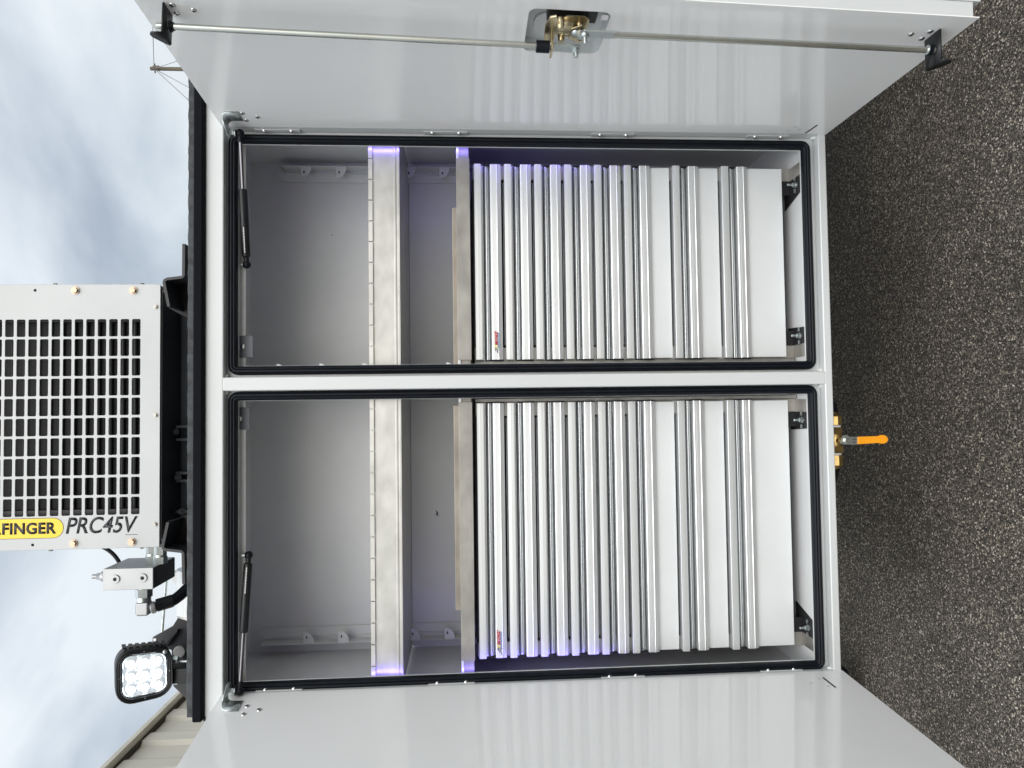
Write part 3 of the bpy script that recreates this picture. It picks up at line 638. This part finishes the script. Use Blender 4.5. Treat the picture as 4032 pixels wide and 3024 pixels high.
# ------------------------------------------------------------------ oil cooler on top
YC=.35; zb=2.4430; HX0=.2828; HP=.0578; HW=.0512; ZP=.03245; ZH=.0243; z0h=Z(552.5,1620,YC); NR_=10; NC=17
CT=thing('oil_cooler',(0,YC+.1,2.2),'light grey oil cooler with a grid of dark openings and a yellow badge','oil cooler')
h=MB(); ztop=z0h+NC*ZP+.10; Xa,Xb=-.384,.384
xe=[Xb,HX0+(HP-HW)/2]+[HX0+(HP-HW)/2-HP*(k+1) for k in range(NR_)]+[Xa]
ze=[zb,z0h-(ZP-ZH)/2]+[z0h-(ZP-ZH)/2+ZP*(k+1) for k in range(NC)]+[ztop]
G=[[h.v((x,YC,z)) for x in xe] for z in ze]
for i in range(len(ze)-1):
    for j in range(len(xe)-1):
        c=[G[i][j],G[i][j+1],G[i+1][j+1],G[i+1][j]]
        if 1<=j<=NR_ and 1<=i<=NC:
            cx=(xe[j]+xe[j+1])/2; cz=(ze[i]+ze[i+1])/2; pts=rrect(HW,ZH,.0042,3,cx,cz); H=[h.v((a,YC,b)) for a,b in pts]; m=4
            C=[G[i+1][j],G[i+1][j+1],G[i][j+1],G[i][j]]   # (+x,+z),(-x,+z),(-x,-z),(+x,-z)
            for q in range(4):
                sg=H[q*m:(q+1)*m]
                for a,b in zip(sg,sg[1:]): h.b.faces.new((C[q],a,b))
                h.b.faces.new((C[q],sg[-1],H[((q+1)*m)%16],C[(q+1)%4]))
        else: h.b.faces.new(c)
h.build('grille_panel',COOLW,CT,solid=.003,smooth=0)
h=MB(); h.box(Xa-.002,Xa+.0005,YC+.002,YC+.16,zb+.01,ztop); h.box(Xb-.0005,Xb+.002,YC+.002,YC+.16,zb+.01,ztop); h.box(Xa,Xb,YC+.002,YC+.16,ztop-.002,ztop); h.box(Xa+.03,Xb-.03,YC+.16,YC+.165,zb,ztop); h.build('casing',COOLW,CT,bevel=.002)
h=MB(); h.box(Xa+.02,Xb-.02,YC+.05,YC+.14,zb+.03,ztop-.02); rd=h.build('radiator_core',BLACKM,CT)
h=MB(); z=zb+.055
while z<ztop-.05: h.tube([(Xa+.04,YC+.045,z),(Xb-.04,YC+.045,z)],.0048,8); z+=.0352
h.build('radiator_tubes',DARKG,CT)
h=MB(); h.box(Xb-.105,Xb-.06,YC+.03,YC+.05,zb+.03,ztop-.02); h.box(Xa+.06,Xa+.108,YC+.03,YC+.05,zb+.03,ztop-.02); h.build('radiator_end',DARKG,CT,split=True)
for px,py in ((297,1144),(525,1144),(290,2140),(520,2134)):
    c=at(px,py,YC-.002); h=MB(); h.tube([(c.x,YC-.0016,c.z),(c.x,YC-.004,c.z)],.0115,18); h.hexa((c.x,YC-.004,c.z),(c.x,YC-.0105,c.z),.0088); h.build('hex_bolt',BRONZE,CT,smooth=30)
for px,py in ((613,1208),(612,1635),(610,2065)):
    c=at(px,py,YC-.002); h=MB(); h.tube([(c.x,YC-.0016,c.z),(c.x,YC-.003,c.z)],.0068,14); h.hexa((c.x,YC-.003,c.z),(c.x,YC-.0075,c.z),.0050); h.build('small_bolt',DBOLT,CT)
for px,py in ((138,1143),(128,2146)):
    c=at(px,py,YC-.002); h=MB(); h.tube([(c.x,YC-.0018,c.z),(c.x,YC-.0014,c.z)],.0042,14); h.build('bolt_hole',HOLE,CT)
h=MB()
for px,py in ((218,1116),(560,1119)): c=at(px,py,YC+.02); h.hexa((Xb+.002,YC+.02,c.z),(Xb+.008,YC+.02,c.z),.006)
for px,py in ((200,2172),(560,2160)): c=at(px,py,YC+.02); h.hexa((Xa-.002,YC+.02,c.z),(Xa-.008,YC+.02,c.z),.006)
h.build('side_bolt',DBOLT,CT,split=True)
# badge and lettering (reads downwards)
ux,uy=Vector((0,0,-1)),Vector((1,0,0))
a=at(249,2078,YC-.002); bw=.052; bl=.40
def capsule(l,w,n=12):
    r_=w/2; p=[]
    for k in range(n+1): t=math.radians(-90+180*k/n); p.append((l/2-r_+r_*math.cos(t),r_*math.sin(t)))
    for k in range(n+1): t=math.radians(90+180*k/n); p.append((-l/2+r_+r_*math.cos(t),r_*math.sin(t)))
    return p
cz=a.z+bl/2
h=MB(); h.prism(capsule(bl+.002,bw+.0065),lambda p,q:(a.x+q,YC-.0020,cz-p),lambda p,q:(a.x+q,YC-.0016,cz-p)); bd=h.build('badge_outline',INK,CT)
h=MB(); h.prism(capsule(bl,bw+.0035),lambda p,q:(a.x+q,YC-.0026,cz-p),lambda p,q:(a.x+q,YC-.0021,cz-p)); h.build('badge',YELLOW,bd)
t1=at(8,2099,YC-.003); t2=at(221,2099,YC-.003); per=(t1.z-t2.z)/6.05
text('FINGER','badge_letters',INK,(a.x-.0165,YC-.0029,t1.z),ux,uy,w=t1.z-t2.z,h=.0335,parent=bd,bold=.035,spacing=1.05)
text('PAL','badge_letters',INK,(a.x-.0165,YC-.0029,t1.z+per*3.0+.003),ux,uy,w=per*2.95,h=.0335,parent=bd,bold=.035,spacing=1.05)
t1=at(258,2103,YC-.003); t2=at(541,2103,YC-.003)
text('PRC45V','model_letters',INK,(t1.x,YC-.0021,t1.z),ux,uy,w=t1.z-t2.z,h=.0475,parent=CT,shear=.22,bold=.012)
t1=at(492,2106,YC-.003); h=MB()
for k in range(12): h.box(t1.x-.0006,t1.x+.0008,YC-.0022,YC-.0016,t1.z-k*.0030-.0022,t1.z-k*.0030)
h.build('fine_print',INK,CT)
# dark subframe beneath the cooler
h=MB(); h.box(-.36,.345,.50,.52,2.19,2.50); h.box(-.33,.31,.455,.499,2.19,2.255); h.build('subframe_wall',SUBF,CT,split=True)
h=MB(); h.box(Xa+.02,Xb-.02,YC+.004,YC+.14,zb-.004,zb+.028); h.box(Xa+.01,Xb-.01,YC+.004,YC+.012,zb+.0,zb+.03); h.build('cooler_base',BLACKP,CT)
h=MB()
for y in (1680,1730,1860,1890,2010): h.box(X(680,y,.49)-.004,X(680,y,.49)+.004,.455,.499,2.2,2.44)
h.build('subframe_rib',SUBF,CT,split=True)
for px,py in ((672,1487),(690,1700),(700,1880),(715,2014),(660,2037)):
    c=at(px,py,.45); h=MB(); h.tube([(c.x,.45,c.z),(c.x,.456,c.z)],.010,14); h.hexa((c.x,.442,c.z),(c.x,.45,c.z),.0075); h.tube([(c.x,.435,c.z),(c.x,.445,c.z)],.004,8); h.build('frame_bolt',SUBF,CT)
def foot(path,Y0,Y1,t=.0075,label=None):
    P=[at(a,b,Y0) for a,b in path]; pts=[(p.x,p.z) for p in P]; n=len(pts); L_,R_=[],[]
    for i in range(n):
        a=Vector(pts[max(i-1,0)]); b=Vector(pts[min(i+1,n-1)]); d=(b-a).normalized(); q=Vector((-d.y,d.x))*t/2; c=Vector(pts[i]); L_.append(c+q); R_.append(c-q)
    h=MB(); h.prism([tuple(p) for p in L_+R_[::-1]],lambda a,b:(a,Y0,b),lambda a,b:(a,Y1,b)); return h
fo=foot([(723,960),(722,1086),(716,1091),(658,1098),(648,1103),(645,1111),(664,1207)],.20,.44); o=fo.build('mounting_foot',DARKG,CT,smooth=40)
fo=foot([(660,2057),(641,2146),(641,2158),(650,2165),(714,2172),(720,2178),(723,2300)],.20,.44); o2=fo.build('mounting_foot',DARKG,CT,smooth=40)
h=MB()
P=[at(*q,.30) for q in ((723,1000),(722,1088),(655,1098),(646,1112),(664,1212),(700,1232),(760,1262),(760,1000))]; h.prism([(p.x,p.z) for p in P],lambda a,b:(a,.30,b),lambda a,b:(a,.305,b)); h.build('foot_inner_dark',BLACKM,CT)  # black sheet closing the hollow foot, its dark inside put into colour
h=MB()
P=[at(*q,.30) for q in ((662,2052),(640,2150),(655,2166),(722,2175),(726,2300),(760,2300),(760,2020))]; h.prism([(p.x,p.z) for p in P],lambda a,b:(a,.30,b),lambda a,b:(a,.305,b)); h.build('foot_inner_dark',BLACKM,CT)  # same black sheet for the dark inside of the other hollow foot
for px,py,m_ in ((695,1177,BRONZE),(690,2090,BRONZE)):
    c=at(px,py,.285); h=MB(); h.tube([(c.x,.285,c.z+.025),(c.x,.285,c.z-.002)],.006,10); h.hexa((c.x,.285,c.z-.002),(c.x,.285,c.z+.008),.009); h.build('foot_bolt',m_,CT)
# deck pads in line with the feet
h=MB(); h.box(.375,.43,.16,.5,2.2,2.252); h.build('deck_pad',DARKG,CT,bevel=.003)
h=MB(); h.box(-.47,-.40,.19,.5,2.2,2.252); h.build('deck_pad',BLACKP,CT,bevel=.003)
# ------------------------------------------------------------------ hydraulic block
HB=thing('hydraulic_block',(-.46,.37,2.2),'grey metal hydraulic block with steel fittings hanging beside the oil cooler','hydraulic valve')
h=MB(); b0=at(405,2241,.30); b1=at(602,2320,.30); h.box(b1.x,b0.x,.30,.45,b1.z,b0.z); h.build('block',STEELB,HB,bevel=.0012)
h=MB(); h.box(b1.x+.002,b0.x-.002,.3005+.0,.4495,b1.z-.0012,b1.z-.0002); h.build('underside_shade',BLACKP,HB)  # black sheet puts the shade under the block into colour
for px,py in ((453,2281),(561,2276)):
    c=at(px,py,.298); h=MB(); h.tube([(c.x,.2995,c.z),(c.x,.2965,c.z)],.0125,20); g_=h.build('port_plug',STEELB,HB,bevel=.0008); h=MB(); h.hexa((c.x,.2962,c.z),(c.x,.2967,c.z),.0058); h.build('plug_socket',BLACKM,g_)
c=at(400,2269,.34); h=MB(); h.hexa((c.x,.34,b0.z),(c.x,.34,b0.z+.012),.020); h.tube([(c.x,.34,b0.z+.012),(c.x,.34,b0.z+.022)],[.017,.014],16); h.hexa((c.x,.34,b0.z+.022),(c.x,.34,b0.z+.034),.011); h.tube([(c.x,.34,b0.z+.034),(c.x,.34,b0.z+.048)],.0065,10); h.build('valve_stem',STEELB,HB,smooth=40)
h=MB()
for px in (600,632):
    c=at(px,2185,.38 if px<620 else .36); y_=c.y; h.hexa((b0.x,y_,c.z),(b0.x+.020,y_,c.z),.019); h.tube([(b0.x+.02,y_,c.z),(b0.x+.026,y_,c.z)],.017,16); h.hexa((b0.x+.026,y_,c.z),(b0.x+.05,y_,c.z),.017)
h.build('hose_fitting',ZINC,HB,smooth=30,split=True)
c=at(566,2330,.34); x=b1.x
h=MB(); h.tube([(x,.34,c.z),(x-.006,.34,c.z)],.019,18); h.hexa((x-.006,.34,c.z),(x-.030,.34,c.z),.0235); h.tube([(x-.030,.34,c.z),(x-.042,.34,c.z)],.020,18)
h.build('swivel_nut',ZINC,HB,smooth=30)
h=MB(); h.box(x-.082,x-.042,.322,.358,c.z-.020,c.z+.018); h.tube([(x-.064,.34,c.z-.018),(x-.060,.345,c.z-.036)],[.019,.016],14); h.build('elbow',STEELB,HB,bevel=.006,seg=1)
e0=Vector((x-.058,.345,c.z-.034)); e1=at(690,2362,.37); e2=at(740,2325,.40); e3=at(790,2250,.43)
h=MB(); h.hexa(e0,e0+(e1-e0)*.30,.020); h.tube([e0+(e1-e0)*.3,e0+(e1-e0)*.85],.0185,18); h.build('hose_crimp',BLACKP,HB,smooth=30)
h=MB(); pts=[]
for k in range(13):
    t=k/12; P0,P1,P2,P3=e0+(e1-e0)*.8,e1,e2,e3; u_=1-t; pts.append(P0*u_**3+P1*3*u_*u_*t+P2*3*u_*t*t+P3*t**3)
h.tube(pts,.0165,16); h.build('hose',RUBBER,HB,smooth=60)
h=MB(); q0,q1,q2=at(395,2150,.42),at(450,2170,.42),at(475,2225,.42); h.tube([q0*(1-t)**2+q1*2*t*(1-t)+q2*t*t for t in [k/10 for k in range(11)]],.006,10); h.build('thin_cable',RUBBER,HB,smooth=60)
# wire rope
h=MB(); q0,q1=at(655,2280,.60),at(636,2520,.60); 
for s_ in range(3):
    h.tube([q0.lerp(q1,k/60)+Vector((0,.0022*math.cos(k*.9+s_*2.1),.0022*math.sin(k*.9+s_*2.1))) for k in range(61)],.0026,6)
o=h.build('wire_rope',ZINC,None,smooth=60); o['label']='thin steel wire rope running between the hydraulic block and the work light bracket'; o['category']='rope'
# white crane tube showing above the deck edge
CB=thing('white_tube',(-.52,.62,2.2),'white metal tube with a grey end collar just above the black deck edge','tube')
c0=at(700,2311,.62); c1=at(700,2412,.62); c2=at(700,2452,.62); r_=.06
h=MB(); h.tube([(c0.x+.06,.62,c0.z-r_),(c1.x,.62,c0.z-r_)],r_,28); h.prism([(c0.x+.05,c0.z+.02),(c0.x-.01,c0.z-.01),(c0.x-.02,c0.z-.12),(c0.x+.05,c0.z-.12)],lambda a,b:(a,.60,b),lambda a,b:(a,.64,b)); h.build('tube_body',WHITE,CB,smooth=40)
h=MB(); h.tube([(c1.x,.62,c0.z-r_),(c2.x,.62,c0.z-r_)],r_-.003,28); h.build('end_collar',RAWD,CB,smooth=40)
# ------------------------------------------------------------------ work light and its bracket
LB=thing('light_bracket',(-.65,.22,2.2),'black gusset bracket standing on the deck edge behind the lit work light','bracket')
P=[at(*q,.20) for q in ((598,2538),(601,2509),(680,2465),(698,2436),(745,2449),(790,2449),(790,2790),(765,2782),(682,2702),(675,2560))]
h=MB(); h.prism([(p.x,p.z) for p in P],lambda a,b:(a,.20,b),lambda a,b:(a,.206,b)); h.build('gusset',DARKG,LB,bevel=.001)
P=[at(*q,.19) for q in ((640,2548),(690,2487),(700,2478),(704,2484),(655,2550))]
h=MB(); h.prism([(p.x,p.z) for p in P],lambda a,b:(a,.185,b),lambda a,b:(a,.2,b)); h.build('stiffener',BLACKP,LB,bevel=.001)
c=at(609,2519,.199); h=MB(); h.tube([(c.x,.1995,c.z),(c.x,.1985,c.z)],.0042,14); h.build('bolt_hole',STW,LB)
c=at(709,2564,.199); h=MB(); h.tube([(c.x,.2,c.z),(c.x,.192,c.z)],[.0165,.0155],24); h.build('round_cap',RAW,LB,bevel=.001)
h=MB(); q0=at(684,2608,.15); q1=at(760,2664,.15); h.box(q1.x,q0.x,.10,.19,2.2,q0.z); h.build('mount_block',BLACKP,LB,bevel=.003)
h=MB()
for py in (2604,2664): c=at(715,py,.12); h.tube([(c.x,.118,2.2),(c.x,.118,q0.z+.002)],.0035,8)
for py in (2592,2676): c=at(702,py,.12); h.hexa((c.x,.11,c.z-.004),(c.x,.11,c.z+.008),.009)
h.build('mount_bolt',ZINC,LB,split=True)
WLt=thing('work_light',(-.66,.1,2.25),'lit square LED work light with nine lenses in a black housing','work light')
C4=[at(452,2564,.03),at(679,2541,.09),at(685,2736,.09),at(455,2790,.03)]   # TL TR BR BL in the picture
def LQ(a,b,n=0):
    p=(C4[0]*(1-a)+C4[1]*a)*(1-b)+(C4[3]*(1-a)+C4[2]*a)*b
    nn=((C4[1]-C4[0]).cross(C4[3]-C4[0])).normalized()
    if nn.y>0: nn=-nn
    return p+nn*n
def ringband(h,lst,close=True):
    rs=[[h.v(LQ(a,b,n)) for a,b in rrect(1-2*ins,1-2*ins,r_,6,.5,.5)] for ins,r_,n in lst]
    for A_,B_ in zip(rs,rs[1:]):
        for k in range(len(A_)): h.b.faces.new((A_[k],A_[(k+1)%len(A_)],B_[(k+1)%len(B_)],B_[k]))
    return rs
h=MB(); rs=ringband(h,[(.06,.27,-.055),(.0,.31,-.045),(-.005,.32,-.02),(.0,.31,-.004),(.02,.295,.0015),(.04,.275,.0),(.055,.26,.0012),(.075,.24,0),(.09,.225,.0008),(.105,.21,-.002),(.122,.165,-.010)]); h.b.faces.new(rs[0]); h.build('housing',BLACKP,WLt,smooth=35)
h=MB()
for k in range(7):
    a=.13+k*.115; 
    for (b0_,b1_) in ((-.022,.004),):
        V=[h.v(LQ(aa,bb,n)) for aa,bb,n in ((a,b0_,-.012),(a+.07,b0_,-.012),(a+.07,b1_,-.012),(a,b1_,-.012),(a,b0_,-.045),(a+.07,b0_,-.045),(a+.07,b1_,-.045),(a,b1_,-.045))]
        for q in ((0,1,2,3),(7,6,5,4),(0,4,5,1),(1,5,6,2),(2,6,7,3),(3,7,4,0)): h.b.faces.new([V[i] for i in q])
h.build('cooling_fin',BLACKP,WLt,split=True)
h=MB(); rs=ringband(h,[(.115,.17,-.004),(.125,.16,-.002),(.138,.15,-.004)]); h.build('bright_ring',CHROME,WLt,smooth=40)
h=MB(); rs=ringband(h,[(.12,.165,-.012),(.125,.165,-.013)]); h.b.faces.new(rs[-1]); h.build('reflector_tray',LENSR,WLt)
s1=(C4[1]-C4[0]).length
for i in range(3):
    for j in range(3):
        a,b=.5+(i-1)*.235,.5+(j-1)*.235; c=LQ(a,b,-.012); n=(LQ(a,b,0)-LQ(a,b,-.01)).normalized()
        h=MB(); R0=.0192; h.tube([c,c+n*.004,c+n*.007,c+n*.0085],[R0,R0*.85,R0*.5,R0*.1],20,cap=False); l=h.build('lens',LENSR,WLt,smooth=60)
        h=MB(); dn=(LQ(a,b+.05,0)-LQ(a,b,0)).normalized(); rt=(LQ(a+.05,b,0)-LQ(a,b,0)).normalized()
        h.tube([c+n*.0085+dn*.002,c+n*.010+dn*.002],[.0092,.006],16); cc=c+n*.0075+dn*.009
        h.tube([cc,cc+n*.001],[.0055,.003],12); h.build('led',LEDW,l,smooth=40)
h=MB()
for a,b in ((.5,.062),(.06,.5),(.5,.94),(.94,.5)): p=LQ(a,b,0); h.dome(p,LQ(a,b,.01)-p,.0018)
c=LQ(.865,.115,0); h.dome(c,LQ(.865,.115,.01)-c,.006); h.build('rivet',ZINC,WLt,split=True)
# ------------------------------------------------------------------ ball valve under the body
BV=thing('ball_valve',(-.095,.10,.45),'brass ball valve with an orange lever hanging below the truck body','valve')
zc_=Z(3287,1735,.10); Yv=.10
def xv(y): return X(3295,y,Yv)
h=MB(); a,b=xv(1628),xv(1672); h.tube([(a+.004,Yv,zc_),(a,Yv,zc_),(a-.008,Yv,zc_),(b,Yv,zc_)],[.006,.010,.0195,.0195],8); a,b=xv(1792),xv(1842); h.tube([(a,Yv,zc_),(b+.008,Yv,zc_),(b,Yv,zc_),(b-.003,Yv,zc_)],[.0195,.0195,.010,.006],8); h.build('union_nut',BRASS,BV,smooth=30,split=True)
h=MB(); h.tube([(xv(1674),Yv,zc_),(xv(1682),Yv,zc_)],.0165,16); h.tube([(xv(1783),Yv,zc_),(xv(1791),Yv,zc_)],.0165,16); h.build('thread_tape',STW,BV,split=True)
h=MB(); h.hexa((xv(1683),Yv,zc_),(xv(1708),Yv,zc_),.0205); h.tube([(xv(1708),Yv,zc_),(xv(1722),Yv,zc_),(xv(1740),Yv,zc_),(xv(1757),Yv,zc_)],[.017,.021,.021,.017],20); h.hexa((xv(1757),Yv,zc_),(xv(1782),Yv,zc_),.0215); h.tube([(xv(1733),Yv,zc_),(xv(1733),Yv-.03,zc_-.0)],.008,12); h.build('valve_body',BRASS,BV,smooth=30)
h=MB(); h.tube([(xv(1625),Yv+.01,zc_),(xv(1600),Yv+.015,zc_),(xv(1570),Yv+.05,zc_-.004),(xv(1520),Yv+.12,zc_+.02)],.0155,14); h.tube([(xv(1843),Yv+.01,zc_),(xv(1880),Yv+.02,zc_),(xv(1910),Yv+.08,zc_),(xv(1960),Yv+.15,zc_+.02)],.0150,14); h.build('hose',RUBBER,BV,smooth=60,split=True)
Yh=.065; q=lambda px,py: at(px,py,Yh)
def plate(pts,name,m,t=.003,bv=.0008):
    P=[q(*p) for p in pts]; h=MB(); h.prism([(p.x,p.z) for p in P],lambda a,b:(a,Yh,b),lambda a,b:(a,Yh+t,b)); return h.build(name,m,BV,bevel=bv)
lv=plate([(3309,1744),(3316,1722),(3322,1714),(3335,1712),(3345,1720),(3380,1720),(3380,1750),(3340,1751),(3318,1750)],'lever',ZINC)
c=q(3334,1735); h=MB(); h.hexa((c.x,Yh,c.z),(c.x,Yh-.006,c.z),.008); h.tube([(c.x,Yh+.002,c.z),(c.x,Yv,zc_)],.007,12); h.build('lever_nut',CHROME,BV)
h=MB()
P=[(3376,1719),(3458,1717),(3464,1713),(3478,1712),(3488,1716),(3496,1727),(3497,1732),(3490,1742),(3480,1747),(3466,1747),(3458,1744),(3376,1750)]
P=[q(*p) for p in P]; h.prism([(p.x,p.z) for p in P],lambda a,b:(a,Yh-.0035,b),lambda a,b:(a,Yh+.0065,b)); h.build('lever_sleeve',ORANGE,BV,bevel=.0028,seg=3)
t=q(3356,1732); text('OPEN','lever_letters',INK,(t.x-.001,Yh-.0004,t.z),ux,uy,w=.012,h=.0045,parent=BV,thick=.0004)
t=q(3356,1743); text('SHUT','lever_letters',INK,(t.x-.001,Yh-.0004,t.z),ux,uy,w=.012,h=.0045,parent=BV,thick=.0004)
# ------------------------------------------------------------------ building beyond
BD=thing('beige_building',(-4.2,10,0),'beige ribbed metal building with a pale eave standing behind the truck','building')
h=MB(); Xw=-4.0; ze_=5.62; y=3.0; pts=[]
rib=[(0,.0),(.05,.06),(.16,.075),(.27,.06),(.36,0.0)]
k=0
while y<22:
    pts+=[(y,0),(y+.05,.05),(y+.28,.042),(y+.40,.0)]; y+=.70
rows=[[(Xw+d,yy,0) for yy,d in pts],[(Xw+d,yy,ze_-.112) for yy,d in pts]]
h.grid(rows); h.build('ribbed_wall',SIDING,BD,smooth=0)
h=MB(); h.box(Xw-8,Xw-.01,3,3.02,0,ze_-.13); h.box(Xw-8,Xw-.01,21.9,22,0,ze_-.13); h.build('end_wall',SIDING,BD,split=True)
h=MB(); h.box(Xw-.25,Xw+.135,2.8,22.2,5.535,5.605); h.build('eave',EAVE,BD,bevel=.01)
h=MB(); h.box(Xw-.02,Xw+.05,2.9,22.1,5.500,5.5345); h.build('eave_gap',EAVE_DARK,BD)  # solid strip, the darkness of the eave gap put into its colour
h=MB(); h.prism([(Xw+.12,5.606),(Xw-4,6.1),(Xw-8.2,5.606)],lambda a,b:(a,2.8,b),lambda a,b:(a,22.2,b)); h.build('roof',EAVE,BD)
# ------------------------------------------------------------------ utility pole
def far(px,py,Y): return at(px,py,Y)
c=far(593,270,24); UP=thing('utility_pole',(c.x,24,0),'thin weathered pole with wires against the sky','pole')
h=MB(); h.tube([(c.x,24,0),(c.x,24,c.z)],[.12,.065],14); h.build('pole_shaft',WOOD,UP,smooth=50)
h=MB(); h.tube([(c.x-.16,24,c.z-.16),(c.x+.18,24,c.z-.14)],.025,8); h.tube([(c.x+.02,24,c.z-.3),(c.x+.02,24,c.z-.10)],.09,10); h.build('insulator_hardware',WOOD,UP)
h=MB()
top=Vector((c.x,24,c.z-.12))
for e_,rr in ((far(600,60,20),.012),(far(700,240,23),.012),(far(745,345,24),.012),(far(750,402,23),.014)):
    d=e_-top; h.tube([top,top+d*1.0,top+d*3],rr,5)
h.build('wire',WIRE,UP,split=True)
